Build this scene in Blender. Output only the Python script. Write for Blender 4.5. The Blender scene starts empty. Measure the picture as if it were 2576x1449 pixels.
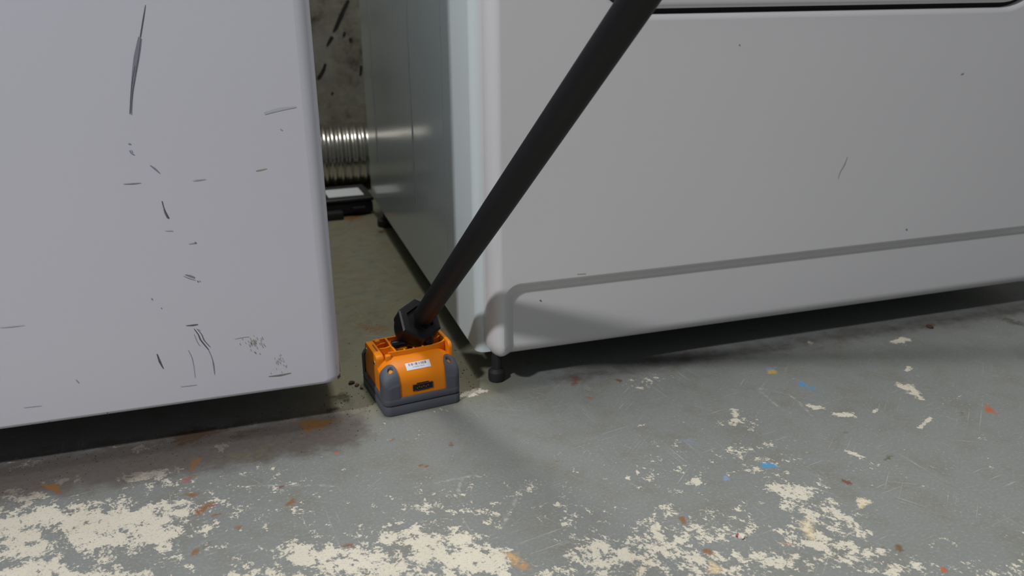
import bpy, bmesh, math, random
import numpy as np
from mathutils import Vector, Matrix, Euler

C = bpy.context.scene.collection
S = bpy.context.scene

# ------------------------------------------------------------------ camera
CAM = Vector((-0.1916, -0.6907, 0.3769))
YAW, PITCH, ROLL, FPX = 0.3069, 0.3553, -0.0059, 2097.13
cy, sy, cp, sp = math.cos(YAW), math.sin(YAW), math.cos(PITCH), math.sin(PITCH)
fwd = Vector((sy * cp, cy * cp, -sp)); rgt = Vector((cy, -sy, 0)); upv = rgt.cross(fwd)
r2 = math.cos(ROLL) * rgt + math.sin(ROLL) * upv
u2 = -math.sin(ROLL) * rgt + math.cos(ROLL) * upv
cam = bpy.data.cameras.new('camera'); co = bpy.data.objects.new('camera', cam); C.objects.link(co)
co.matrix_world = Matrix(((r2.x, u2.x, -fwd.x, CAM.x), (r2.y, u2.y, -fwd.y, CAM.y), (r2.z, u2.z, -fwd.z, CAM.z), (0, 0, 0, 1)))
cam.sensor_width = 36; cam.lens = 36 * FPX / 2576; cam.clip_start = .01
cam.dof.use_dof = True; cam.dof.focus_distance = .66; cam.dof.aperture_fstop = 9.0
S.camera = co

# ------------------------------------------------------------------ light and exposure
S.view_settings.view_transform = 'Standard'; S.view_settings.look = 'None'
S.view_settings.gamma = 1; S.view_settings.use_curve_mapping = False
S.view_settings.exposure = 0.0
w = bpy.data.worlds.new('world'); S.world = w; w.use_nodes = True
w.node_tree.nodes['Background'].inputs[0].default_value = (.80, .84, .90, 1)
w.node_tree.nodes['Background'].inputs[1].default_value = .17

def area(name, loc, target, sx, sy_, power, col):
    l = bpy.data.lights.new(name, 'AREA'); l.shape = 'RECTANGLE'; l.size = sx; l.size_y = sy_; l.energy = power; l.color = col
    o = bpy.data.objects.new(name, l); C.objects.link(o); o.location = loc
    o.rotation_euler = (Vector(target) - Vector(loc)).to_track_quat('-Z', 'Y').to_euler()
    return o
area('ceiling_light', (-1.62, -1.22, 2.12), (0, 0, .1), .14, .14, 43, (.98, .97, 1.0))
area('overhead_light', (.06, .18, 2.45), (.02, .14, 0), 1.0, .5, 42, (1.0, .985, .94))

# ------------------------------------------------------------------ measured layout, metres in world space
WORN=[(-0.3492, -0.1044, 0.0737, 0.0358, 2.648, 1),
(-0.294, -0.119, 0.0305, 0.0201, 2.158, 0.95),
(-0.35, -0.1527, 0.0526, 0.0179, 2.754, 0.8),
(-0.3912, -0.0464, 0.0269, 0.0138, 2.58, 0.55),
(-0.3223, -0.0757, 0.019, 0.0081, 2.715, 0.5),
(-0.3578, -0.1065, 0.0157, 0.0084, 1.989, -0.55),
(-0.3388, -0.1389, 0.0195, 0.0039, 2.001, -0.5),
(-0.294, -0.0456, 0.0211, 0.0094, 3.05, 0.95),
(-0.2981, -0.0685, 0.0198, 0.0129, 2.103, 0.45),
(-0.3061, 0.0016, 0.0121, 0.007, 3.023, 0.7),
(-0.2428, -0.0192, 0.0088, 0.0068, 2.934, 0.8),
(-0.4014, 0.0046, 0.0152, 0.0099, 2.88, 0.6),
(-0.3607, -0.0316, 0.0127, 0.0072, -3.085, 0.6),
(-0.326, 0.0109, 0.008, 0.0056, 2.915, 0.6),
(-0.2187, -0.1053, 0.0747, 0.0504, 2.531, 0.34),
(-0.2513, -0.1329, 0.0261, 0.0178, 1.997, 0.52),
(-0.1766, -0.1919, 0.0258, 0.0186, 2.554, 0.85),
(-0.212, -0.1961, 0.0354, 0.0089, 2.806, 0.6),
(-0.2769, -0.1732, 0.0221, 0.0081, 2.763, 0.4),
(-0.1514, -0.205, 0.0229, 0.0182, 2.452, 0.9),
(-0.0938, -0.209, 0.0395, 0.0263, 2.755, 0.85),
(-0.0724, -0.2308, 0.0385, 0.0176, 2.813, 0.9),
(-0.0821, -0.1833, 0.0382, 0.0144, 2.812, 0.45),
(-0.0496, -0.1914, 0.0236, 0.0193, 2.766, 0.45),
(-0.0029, -0.2093, 0.0234, 0.0175, 1.588, 0.55),
(0.0074, -0.2383, 0.0182, 0.0165, -2.427, 0.5),
(0.0246, -0.2554, 0.0472, 0.0214, 2.855, 0.75),
(0.0642, -0.246, 0.0263, 0.0202, 3.08, 0.65),
(0.0781, -0.2193, 0.0166, 0.0109, 2.953, 0.6),
(-0.0151, -0.1585, 0.0203, 0.0101, -2.482, 0.42),
(-0.087, -0.154, 0.046, 0.0259, 2.779, 0.4),
(-0.0437, -0.1714, 0.0426, 0.0205, 2.816, 0.34),
(0.0153, -0.1961, 0.0482, 0.0253, 2.849, 0.34),
(-0.0366, -0.2096, 0.0923, 0.0278, 2.825, 0.3),
(0.1005, -0.1666, 0.0463, 0.0348, 3.043, 0.3),
(-0.1294, -0.2248, 0.0567, 0.0129, 2.818, 0.8),
(-0.0259, -0.2552, 0.0243, 0.0102, 2.834, 0.55),
(-0.0247, -0.2208, 0.0218, 0.0199, 1.122, -0.6),
(0.1845, -0.2302, 0.0265, 0.0189, 1.588, 0.75),
(0.1881, -0.2622, 0.0358, 0.0253, 1.712, 0.65),
(0.171, -0.2932, 0.0418, 0.0198, 2.568, 0.68),
(0.0989, -0.252, 0.0387, 0.0311, -2.707, 0.5),
(0.0719, -0.278, 0.0331, 0.0174, 2.905, 0.72),
(0.1102, -0.2923, 0.0412, 0.0173, 2.885, 0.62),
(0.2025, -0.3306, 0.0379, 0.0112, 2.869, 0.52),
(0.261, -0.3489, 0.0251, 0.0109, 2.964, 0.5),
(0.2488, -0.3154, 0.0178, 0.0088, 2.59, 0.34),
(0.2667, -0.2212, 0.0421, 0.0271, -3.096, 0.22),
(0.1854, -0.1728, 0.0406, 0.0221, 2.939, 0.42),
(0.1805, -0.1954, 0.0309, 0.0128, 2.882, 0.42),
(0.1208, -0.1915, 0.0071, 0.0054, -2.398, 0.95),
(0.2049, -0.123, 0.0218, 0.0127, 2.956, 0.42),
(0.2043, -0.1122, 0.0195, 0.0038, 1.163, 0.75),
(0.3038, -0.1372, 0.0086, 0.0056, -3.129, 1),
(0.2856, -0.1176, 0.0084, 0.0049, 2.543, 1),
(0.3968, -0.1146, 0.0147, 0.0087, 1.112, 1.0),
(0.4273, -0.0782, 0.0065, 0.0038, -2.577, 1),
(0.3645, -0.1719, 0.0136, 0.0023, -2.666, 0.9),
(0.3347, -0.1403, 0.008, 0.0021, -2.636, 0.8),
(0.2261, -0.2566, 0.0087, 0.0049, 0.838, 0.8),
(0.1663, -0.2702, 0.013, 0.006, 0.853, 0.8),
(0.4153, -0.1465, 0.0242, 0.002, -2.863, 0.6),
(0.3909, -0.2056, 0.0088, 0.0047, 1.302, 0.45),
(0.3684, -0.2421, 0.0091, 0.0052, 0.894, 0.4),
(0.2644, -0.1949, 0.008, 0.0034, 2.387, 0.85),
(0.3756, 0.0104, 0.0102, 0.007, -3.103, 0.4),
(0.4729, -0.0174, 0.0119, 0.0078, -2.768, 0.95),
(0.4259, -0.0941, 0.0121, 0.0044, 2.892, 0.3),
(0.0817, -0.1648, 0.0025, 0.0021, -2.594, 1),
(0.1164, -0.0969, 0.0029, 0.0021, 2.983, 1),
(0.1622, -0.0161, 0.0184, 0.0128, -2.934, 0.5),
(-0.0094, 0.0119, 0.0121, 0.0088, -2.944, 0.9),
(-0.1037, -0.0197, 0.0073, 0.005, 2.681, 0.5),
(-0.0431, -0.0131, 0.015, 0.0061, 3.138, 0.35),
(-0.0811, -0.0522, 0.0243, 0.0055, 2.995, 0.35),
(0.0696, -0.1717, 0.0074, 0.0035, 1.678, 0.6),
(0.0589, -0.1799, 0.0034, 0.003, -2.501, 0.6),
(-0.3, -0.24, 0.16, 0.07, 0, 0.85),
(-0.1, -0.36, 0.22, 0.09, 0, 0.8),
(0.16, -0.42, 0.2, 0.08, 0, 0.7),
(0.5, -0.46, 0.2, 0.07, 0.2, 0.55),
(-0.5, -0.2, 0.14, 0.1, 0, 0.7)]
FLECK=[(-0.3691, -0.04, 0.0084, 0.0038, 2.314, (0.1878, 0.0844, 0.0232), 1),
(-0.162, -0.0035, 0.0155, 0.0105, 2.612, (0.1559, 0.0762, 0.0168), 0.9),
(-0.2625, -0.0372, 0.009, 0.0045, 1.097, (0.1878, 0.0844, 0.0232), 0.7),
(-0.263, -0.0857, 0.006, 0.004, 2.469, (0.1878, 0.0844, 0.0232), 0.6),
(-0.2545, -0.1077, 0.0094, 0.0041, 0.916, (0.1878, 0.0844, 0.0232), 0.85),
(-0.2457, -0.119, 0.0051, 0.0026, -2.759, (0.1878, 0.0844, 0.0232), 0.7),
(-0.1897, -0.1203, 0.0047, 0.0038, 1.068, (0.1878, 0.0844, 0.0232), 0.75),
(-0.2293, -0.1401, 0.0036, 0.0026, 2.315, (0.1878, 0.0844, 0.0232), 0.8),
(-0.2589, -0.16, 0.0041, 0.0028, 2.092, (0.1878, 0.0844, 0.0232), 0.9),
(-0.196, -0.0962, 0.0024, 0.0017, 1.87, (0.1413, 0.0482, 0.0212), 0.8),
(-0.1482, -0.0591, 0.0026, 0.0016, 1.593, (0.3763, 0.0908, 0.0262), 0.8),
(-0.2692, -0.0628, 0.0042, 0.0029, 2.182, (0.305, 0.0908, 0.1022), 0.8),
(-0.2639, -0.0591, 0.0082, 0.0033, 0.796, (0.1878, 0.0844, 0.0232), 0.5),
(-0.2509, -0.1548, 0.0047, 0.0034, 1.386, (0.0887, 0.0802, 0.0452), 0.6),
(-0.2665, 0.0103, 0.0199, 0.0146, 2.97, (0.0704, 0.0382, 0.0194), 0.75),
(-0.2171, -0.0391, 0.0358, 0.0131, 2.968, (0.1413, 0.1413, 0.0612), 0.35),
(-0.2209, -0.0004, 0.0168, 0.0087, 3.086, (0.0612, 0.0382, 0.0262), 0.5),
(-0.0527, -0.0756, 0.004, 0.0024, 1.375, (0.1413, 0.0482, 0.0212), 0.7),
(-0.0845, -0.1008, 0.0025, 0.0022, 1.895, (0.1878, 0.0844, 0.0232), 0.9),
(-0.0806, -0.1027, 0.002, 0.0018, 2.439, (0.1878, 0.0844, 0.0232), 0.9),
(-0.1552, -0.1861, 0.0043, 0.0022, 2.755, (0.1878, 0.0844, 0.0232), 0.9),
(0.1358, -0.0092, 0.0037, 0.0034, -2.772, (0.1413, 0.0482, 0.0212), 0.9),
(0.0944, 0.0045, 0.0158, 0.0052, 1.142, (0.1413, 0.0529, 0.0319), 0.6),
(0.0933, -0.035, 0.0043, 0.0039, -2.921, (0.2051, 0.1144, 0.0704), 0.7),
(-0.1005, -0.0529, 0.0022, 0.0019, 2.209, (0.1878, 0.0844, 0.0232), 0.7),
(0.0848, -0.2329, 0.0045, 0.0029, 0.943, (0.1878, 0.0844, 0.0232), 0.9),
(-0.0937, -0.2025, 0.0023, 0.002, 1.62, (0.1878, 0.0844, 0.0232), 0.5),
(0.0244, -0.129, 0.0024, 0.0017, 1.177, (0.1878, 0.0844, 0.0232), 0.6),
(0.0249, -0.1504, 0.0017, 0.0013, 1.137, (0.1878, 0.0844, 0.0232), 0.8),
(-0.0465, -0.2362, 0.008, 0.0053, 2.069, (0.5149, 0.305, 0.1144), 0.6),
(-0.0451, -0.2463, 0.0082, 0.0049, 2.828, (0.3763, 0.2051, 0.0704), 0.55),
(-0.0708, -0.2033, 0.0075, 0.0037, 2.808, (0.5647, 0.4678, 0.2961), 0.4),
(0.1663, -0.2702, 0.0125, 0.006, 0.844, (0.5647, 0.4678, 0.2961), 0.6),
(0.2261, -0.2566, 0.008, 0.0044, 0.813, (0.5647, 0.4678, 0.2961), 0.6),
(0.0798, -0.2888, 0.0109, 0.0057, 2.909, (0.6795, 0.5149, 0.305), 0.5),
(0.3035, -0.0748, 0.0066, 0.0035, 1.561, (0.0452, 0.2423, 0.4564), 0.85),
(0.3077, -0.0833, 0.0044, 0.0035, 2.141, (0.0452, 0.2423, 0.4564), 0.7),
(0.1874, -0.1895, 0.0057, 0.0037, 2.767, (0.0452, 0.2423, 0.4564), 1),
(0.1446, -0.1951, 0.0043, 0.0032, -2.497, (0.1878, 0.2623, 0.4287), 0.7),
(0.2918, -0.041, 0.006, 0.0043, -3.087, (0.4564, 0.305, 0.0319), 0.9),
(0.2936, -0.0348, 0.0066, 0.0036, 2.948, (0.1878, 0.2623, 0.4287), 0.7),
(0.1436, -0.1361, 0.0089, 0.0074, -2.825, (0.2051, 0.2307, 0.2831), 0.5),
(0.2332, -0.2307, 0.0038, 0.003, 1.997, (0.1413, 0.0482, 0.0212), 1),
(0.084, -0.2721, 0.0038, 0.0033, 1.538, (0.1878, 0.0844, 0.0232), 1),
(0.2132, -0.3098, 0.0036, 0.0033, 1.505, (0.1144, 0.0704, 0.0262), 0.9),
(0.2041, -0.305, 0.0026, 0.0017, -2.648, (0.1144, 0.0704, 0.0262), 0.5),
(0.436, -0.1721, 0.0077, 0.0043, 1.457, (0.3763, 0.0908, 0.0262), 0.85),
(0.2257, -0.3382, 0.0026, 0.0023, 2.093, (0.3763, 0.0908, 0.0262), 1),
(0.1419, -0.2814, 0.0039, 0.0019, 2.371, (0.3763, 0.1878, 0.1413), 0.7),
(0.2908, -0.2101, 0.0062, 0.002, -2.771, (0.0887, 0.0802, 0.0452), 0.8),
(0.2831, -0.1651, 0.0033, 0.0023, -2.787, (0.1413, 0.0482, 0.0212), 0.5),
(0.5346, 0.0071, 0.0085, 0.0053, -2.69, (0.1274, 0.0612, 0.0319), 0.7),
(0.4067, -0.1696, 0.0044, 0.0022, -2.53, (0.0887, 0.0802, 0.0452), 0.5),
(0.2252, -0.2486, 0.0129, 0.008, 3.096, (0.1714, 0.162, 0.1022), 0.35),
(0.2275, -0.1807, 0.0169, 0.0063, 2.875, (0.162, 0.15, 0.0908), 0.4),
(-0.0764, 0.2022, 0.0233, 0.0161, 2.658, (0.1714, 0.0908, 0.0319), 0.55),
(-0.0762, 0.2338, 0.0356, 0.0299, 2.162, (0.1274, 0.1144, 0.0529), 0.4),
(-0.0366, 0.6955, 0.0246, 0.02, 1.97, (0.1878, 0.0704, 0.0168), 0.8),
(-0.0034, 0.5891, 0.0097, 0.0082, 2.069, (0.0452, 0.0262, 0.0168), 0.7),
(-0.1321, 0.0412, 0.0117, 0.0097, 1.414, (0.0319, 0.0212, 0.013), 0.7),
(-0.1435, 0.02, 0.0065, 0.0047, -3.134, (0.0452, 0.0262, 0.0168), 0.7),
(0.633, -0.0157, 0.016, 0.0096, 2.084, (0.0482, 0.0423, 0.0296), 0.6)]
ARC=[[(0.2578, -0.0659), (0.2695, -0.0786), (0.2783, -0.0885), (0.2781, -0.1045), (0.2731, -0.131)],
[(0.2578, -0.0659), (0.2551, -0.0868), (0.254, -0.1015), (0.258, -0.1205)],
[(-0.224, -0.0859), (-0.1983, -0.0932), (-0.1562, -0.1076)],
[(-0.0773, -0.1294), (-0.0472, -0.1273), (-0.0418, -0.1321)],
[(-0.0157, -0.1554), (-0.0298, -0.1787), (-0.0463, -0.2016)],
[(-0.0472, -0.1273), (-0.0585, -0.1326), (-0.0662, -0.1503)]]
WSCUFF=[([(-0.2499, 0.3609), (-0.2526, 0.352), (-0.2566, 0.339)], [0.00026, 0.00078, 0.00078], (0.0482, 0.0482, 0.0578)),
([(-0.2571, 0.339), (-0.2617, 0.3248), (-0.2656, 0.3109), (-0.2691, 0.2968), (-0.2717, 0.2851)], [0.00156, 0.00286, 0.00208, 0.00104, 0.00052], (0.117, 0.117, 0.1413)),
([(-0.256, 0.3379), (-0.2593, 0.3261), (-0.2643, 0.3108), (-0.2681, 0.2982), (-0.2708, 0.2842)], [0.00032, 0.00043, 0.00049, 0.00049, 0.00032], (0.0482, 0.0482, 0.0578)),
([(-0.263, 0.3192), (-0.2666, 0.3081), (-0.2694, 0.2968), (-0.2719, 0.2848)], [0.00026, 0.00052, 0.00047, 0.00031], (0.0482, 0.0482, 0.0578)),
([(-0.2762, 0.263), (-0.2745, 0.2629)], [0.00084, 0.00084], (0.117, 0.117, 0.1413)),
([(-0.2761, 0.2582), (-0.2751, 0.2558), (-0.2733, 0.2545)], [0.00056, 0.00084, 0.00084], (0.117, 0.117, 0.1413)),
([(-0.2749, 0.2585), (-0.2742, 0.2563)], [0.00027, 0.00054], (0.117, 0.117, 0.1413)),
([(-0.2635, 0.2459), (-0.2606, 0.243), (-0.2577, 0.2394)], [0.00056, 0.0014, 0.00056], (0.117, 0.117, 0.1413)),
([(-0.2843, 0.2331), (-0.2774, 0.2329), (-0.2718, 0.2331)], [0.00027, 0.00081, 0.00027], (0.117, 0.117, 0.1413)),
([(-0.235, 0.2318), (-0.2306, 0.2321), (-0.2253, 0.2324)], [0.00029, 0.00073, 0.00029], (0.1812, 0.1812, 0.2086)),
([(-0.2591, 0.2178), (-0.2585, 0.2114), (-0.2562, 0.2036)], [0.00058, 0.00087, 0.00117], (0.0482, 0.0482, 0.0578)),
([(-0.2589, 0.2149), (-0.2586, 0.2086), (-0.2573, 0.204)], [0.00029, 0.00058, 0.00029], (0.117, 0.117, 0.1413)),
([(-0.1876, 0.2362), (-0.1842, 0.2366), (-0.179, 0.2375)], [0.0006, 0.0009, 0.0003], (0.1878, 0.162, 0.1022)),
([(-0.1766, 0.2802), (-0.1659, 0.2827), (-0.1523, 0.2842)], [0.0015, 0.0021, 0.0006], (0.2384, 0.2384, 0.2623)),
([(-0.2445, 0.1817), (-0.2388, 0.1821)], [0.00029, 0.00058], (0.117, 0.117, 0.1413)),
([(-0.24, 0.1819), (-0.2388, 0.1824)], [0.00117, 0.00117], (0.0482, 0.0482, 0.0578)),
([(-0.2505, 0.1567), (-0.2465, 0.1549), (-0.2438, 0.1533)], [0.0006, 0.00181, 0.00121], (0.117, 0.117, 0.1413)),
([(-0.2521, 0.1559), (-0.2482, 0.1534), (-0.2434, 0.1512)], [0.00029, 0.00058, 0.00029], (0.117, 0.117, 0.1413)),
([(-0.242, 0.1507), (-0.2416, 0.1493)], [0.00061, 0.00061], (0.0482, 0.0482, 0.0578)),
([(-0.2402, 0.1505), (-0.2403, 0.1495)], [0.00045, 0.00045], (0.0482, 0.0482, 0.0578)),
([(-0.278, 0.14), (-0.2774, 0.1383)], [0.00058, 0.00087], (0.117, 0.117, 0.1413)),
([(-0.2719, 0.1311), (-0.2718, 0.13)], [0.00059, 0.00059], (0.117, 0.117, 0.1413)),
([(-0.2557, 0.1133), (-0.2505, 0.113), (-0.2465, 0.1132)], [0.0003, 0.00121, 0.00061], (0.0482, 0.0482, 0.0578)),
([(-0.25, 0.1098), (-0.2474, 0.1041), (-0.2464, 0.0997), (-0.2437, 0.0943), (-0.2412, 0.0896)], [0.00048, 0.00073, 0.00091, 0.00091, 0.00061], (0.0482, 0.0482, 0.0578)),
([(-0.2479, 0.1095), (-0.2449, 0.1041), (-0.2437, 0.0989), (-0.2409, 0.0939), (-0.2396, 0.0919)], [0.0003, 0.00048, 0.00054, 0.00048, 0.0003], (0.0482, 0.0482, 0.0578)),
([(-0.2468, 0.109), (-0.2454, 0.1074)], [0.00031, 0.00063], (0.117, 0.117, 0.1413)),
([(-0.2412, 0.0892), (-0.2396, 0.0821), (-0.2391, 0.0754), (-0.2393, 0.0666)], [0.00047, 0.00047, 0.00094, 0.00031], (0.117, 0.117, 0.1413)),
([(-0.2506, 0.1052), (-0.2489, 0.0972), (-0.2474, 0.0941)], [0.0003, 0.00045, 0.00061], (0.1812, 0.1812, 0.2086)),
([(-0.2808, 0.0917), (-0.2797, 0.0844), (-0.2779, 0.078)], [0.00061, 0.00151, 0.00045], (0.0482, 0.0482, 0.0578)),
([(-0.257, 0.0919), (-0.2548, 0.0825), (-0.2548, 0.0661)], [0.0003, 0.00046, 0.0003], (0.1812, 0.1812, 0.2086)),
([(-0.2196, 0.0963), (-0.2129, 0.0968), (-0.2081, 0.0968)], [0.00031, 0.00047, 0.00031], (0.1878, 0.1746, 0.15)),
([(-0.1963, 0.058), (-0.1867, 0.0577), (-0.1777, 0.0585)], [0.00049, 0.00162, 0.00049], (0.117, 0.1022, 0.0887)),
([(-0.2054, 0.0826), (-0.2043, 0.0809)], [0.00094, 0.00094], (0.117, 0.117, 0.1413)),
([(-0.2015, 0.0805), (-0.2009, 0.0797)], [0.00065, 0.00065], (0.117, 0.117, 0.1413)),
([(-0.3871, 0.1293), (-0.3791, 0.1289), (-0.3704, 0.129)], [0.00026, 0.00053, 0.00026], (0.1812, 0.1812, 0.2086)),
([(-0.3839, 0.0597), (-0.3768, 0.0595), (-0.3712, 0.0593)], [0.00028, 0.00057, 0.00028], (0.1812, 0.1812, 0.2086)),
([(-0.2669, 0.0595), (-0.2591, 0.0593), (-0.2544, 0.0593)], [0.00031, 0.00063, 0.00031], (0.1812, 0.1812, 0.2086)),
([(-0.1659, 0.2677), (-0.1645, 0.2667)], [0.0009, 0.0009], (0.1812, 0.1812, 0.2086)),
([(-0.2604, 0.194), (-0.2547, 0.1935)], [0.00029, 0.00058], (0.1812, 0.1812, 0.2086)),
([(-0.3432, 0.0782), (-0.3417, 0.0751)], [0.00057, 0.00085], (0.1812, 0.1812, 0.2086)),
([(-0.3816, 0.0431), (-0.3807, 0.0433)], [0.00085, 0.00085], (0.0482, 0.0482, 0.0578)),
([(-0.3691, 0.0438), (-0.3683, 0.0436)], [0.00085, 0.00085], (0.0482, 0.0482, 0.0578)),
([(-0.3258, 0.0446), (-0.3249, 0.0448)], [0.00088, 0.00088], (0.0482, 0.0482, 0.0578)),
([(-0.1858, 0.0434), (-0.1848, 0.0432)], [0.00101, 0.00101], (0.0482, 0.0482, 0.0578)),
([(-0.2044, 0.0913), (-0.2039, 0.0896)], [0.00039, 0.00039], (0.1878, 0.1746, 0.15)),
([(-0.2038, 0.092), (-0.2034, 0.0901)], [0.00039, 0.00039], (0.2086, 0.2016, 0.1812)),
([(-0.2022, 0.0956), (-0.2017, 0.0941)], [0.00039, 0.00039], (0.162, 0.15, 0.1274)),
([(-0.2086, 0.09), (-0.2082, 0.0876)], [0.00039, 0.00039], (0.2086, 0.2016, 0.1812)),
([(-0.2031, 0.0872), (-0.2027, 0.0849)], [0.00038, 0.00038], (0.2086, 0.2016, 0.1812)),
([(-0.2035, 0.0936), (-0.2031, 0.092)], [0.00038, 0.00038], (0.162, 0.15, 0.1274)),
([(-0.198, 0.0956), (-0.1976, 0.0932)], [0.00039, 0.00039], (0.2086, 0.2016, 0.1812)),
([(-0.2005, 0.0902), (-0.2001, 0.0881)], [0.00039, 0.00039], (0.162, 0.15, 0.1274)),
([(-0.2045, 0.0907), (-0.2041, 0.0891)], [0.00038, 0.00038], (0.162, 0.15, 0.1274)),
([(-0.2041, 0.0925), (-0.2037, 0.0909)], [0.00038, 0.00038], (0.162, 0.15, 0.1274)),
([(-0.1991, 0.0945), (-0.1986, 0.0926)], [0.00039, 0.00039], (0.2086, 0.2016, 0.1812)),
([(-0.207, 0.0919), (-0.2066, 0.09)], [0.00038, 0.00038], (0.1878, 0.1746, 0.15)),
([(-0.207, 0.0889), (-0.2064, 0.0877)], [0.00039, 0.00039], (0.1878, 0.1746, 0.15)),
([(-0.2162, 0.0922), (-0.2158, 0.0903)], [0.00038, 0.00038], (0.162, 0.15, 0.1274)),
([(-0.2076, 0.0924), (-0.2072, 0.0898)], [0.00039, 0.00039], (0.1878, 0.1746, 0.15)),
([(-0.1975, 0.0894), (-0.1971, 0.0873)], [0.00039, 0.00039], (0.2086, 0.2016, 0.1812)),
([(-0.2051, 0.0904), (-0.2047, 0.0882)], [0.00038, 0.00038], (0.2086, 0.2016, 0.1812)),
([(-0.2058, 0.0936), (-0.2053, 0.092)], [0.00039, 0.00039], (0.1878, 0.1746, 0.15)),
([(-0.2049, 0.0941), (-0.2045, 0.0921)], [0.00038, 0.00038], (0.1878, 0.1746, 0.15)),
([(-0.1989, 0.088), (-0.1984, 0.0864)], [0.00039, 0.00039], (0.1878, 0.1746, 0.15)),
([(-0.1993, 0.0907), (-0.1989, 0.0882)], [0.00039, 0.00039], (0.2086, 0.2016, 0.1812)),
([(-0.2046, 0.0979), (-0.2041, 0.0967)], [0.00038, 0.00038], (0.2086, 0.2016, 0.1812)),
([(-0.2054, 0.0913), (-0.205, 0.0892)], [0.00039, 0.00039], (0.162, 0.15, 0.1274)),
([(-0.2049, 0.0932), (-0.2045, 0.0911)], [0.00039, 0.00039], (0.2086, 0.2016, 0.1812)),
([(-0.2052, 0.0908), (-0.2048, 0.0888)], [0.00038, 0.00038], (0.1878, 0.1746, 0.15)),
([(-0.2046, 0.0921), (-0.2041, 0.0909)], [0.00038, 0.00038], (0.1878, 0.1746, 0.15)),
([(-0.2089, 0.09), (-0.2085, 0.0874)], [0.00039, 0.00039], (0.162, 0.15, 0.1274)),
([(-0.1966, 0.0877), (-0.1962, 0.0859)], [0.00039, 0.00039], (0.1878, 0.1746, 0.15)),
([(-0.2035, 0.0917), (-0.2031, 0.0895)], [0.00039, 0.00039], (0.162, 0.15, 0.1274)),
([(-0.2051, 0.0936), (-0.2046, 0.0923)], [0.00038, 0.00038], (0.2086, 0.2016, 0.1812)),
([(-0.2069, 0.0936), (-0.2064, 0.0924)], [0.00038, 0.00038], (0.162, 0.15, 0.1274)),
([(-0.2083, 0.0857), (-0.2079, 0.0836)], [0.00039, 0.00039], (0.1878, 0.1746, 0.15)),
([(-0.207, 0.0925), (-0.2065, 0.0907)], [0.00039, 0.00039], (0.1878, 0.1746, 0.15)),
([(-0.2039, 0.0899), (-0.2035, 0.0878)], [0.00039, 0.00039], (0.2086, 0.2016, 0.1812)),
([(-0.2021, 0.0943), (-0.2016, 0.0931)], [0.00038, 0.00038], (0.2086, 0.2016, 0.1812)),
([(-0.2048, 0.0897), (-0.2044, 0.0874)], [0.00039, 0.00039], (0.2086, 0.2016, 0.1812)),
([(-0.203, 0.093), (-0.2025, 0.0918)], [0.00039, 0.00039], (0.2086, 0.2016, 0.1812)),
([(-0.2138, 0.0963), (-0.2134, 0.0946)], [0.00038, 0.00038], (0.162, 0.15, 0.1274)),
([(-0.2075, 0.096), (-0.2071, 0.0937)], [0.00038, 0.00038], (0.2086, 0.2016, 0.1812)),
([(-0.2074, 0.0912), (-0.207, 0.0887)], [0.00039, 0.00039], (0.162, 0.15, 0.1274)),
([(-0.1977, 0.0943), (-0.1972, 0.0927)], [0.00039, 0.00039], (0.162, 0.15, 0.1274)),
([(-0.2118, 0.0925), (-0.2114, 0.0909)], [0.00038, 0.00038], (0.2086, 0.2016, 0.1812)),
([(-0.2093, 0.0936), (-0.2089, 0.0914)], [0.00038, 0.00038], (0.2086, 0.2016, 0.1812)),
([(-0.2064, 0.0908), (-0.206, 0.0889)], [0.00038, 0.00038], (0.2086, 0.2016, 0.1812)),
([(-0.1993, 0.0924), (-0.1988, 0.0912)], [0.00039, 0.00039], (0.162, 0.15, 0.1274)),
([(-0.1984, 0.0873), (-0.198, 0.0852)], [0.00039, 0.00039], (0.1878, 0.1746, 0.15)),
([(-0.1834, 0.0738), (-0.1832, 0.0721)], [0.0004, 0.0004], (0.2307, 0.227, 0.2159)),
([(-0.1891, 0.0703), (-0.189, 0.0687)], [0.00039, 0.00039], (0.2307, 0.227, 0.2159)),
([(-0.1857, 0.0726), (-0.1855, 0.0713)], [0.00039, 0.00039], (0.2307, 0.227, 0.2159)),
([(-0.1878, 0.0723), (-0.1877, 0.0707)], [0.00039, 0.00039], (0.2307, 0.227, 0.2159)),
([(-0.1858, 0.0737), (-0.1856, 0.0723)], [0.00039, 0.00039], (0.2307, 0.227, 0.2159)),
([(-0.1807, 0.0669), (-0.1805, 0.0655)], [0.0004, 0.0004], (0.2307, 0.227, 0.2159)),
([(-0.1898, 0.0749), (-0.1897, 0.0731)], [0.00039, 0.00039], (0.2307, 0.227, 0.2159)),
([(-0.1845, 0.0775), (-0.1844, 0.0759)], [0.00039, 0.00039], (0.2307, 0.227, 0.2159)),
([(-0.1832, 0.0675), (-0.183, 0.0662)], [0.0004, 0.0004], (0.2307, 0.227, 0.2159)),
([(-0.1882, 0.0717), (-0.1881, 0.0697)], [0.00039, 0.00039], (0.2307, 0.227, 0.2159)),
([(-0.1855, 0.07), (-0.1854, 0.0678)], [0.0004, 0.0004], (0.2307, 0.227, 0.2159)),
([(-0.1845, 0.0718), (-0.1843, 0.0702)], [0.0004, 0.0004], (0.2307, 0.227, 0.2159)),
([(-0.1809, 0.0658), (-0.1808, 0.0641)], [0.00039, 0.00039], (0.2307, 0.227, 0.2159)),
([(-0.1854, 0.0614), (-0.1852, 0.0598)], [0.0004, 0.0004], (0.2307, 0.227, 0.2159)),
([(-0.1855, 0.077), (-0.1854, 0.0754)], [0.00039, 0.00039], (0.2307, 0.227, 0.2159)),
([(-0.1817, 0.0662), (-0.1815, 0.0642)], [0.0004, 0.0004], (0.2307, 0.227, 0.2159)),
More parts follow.
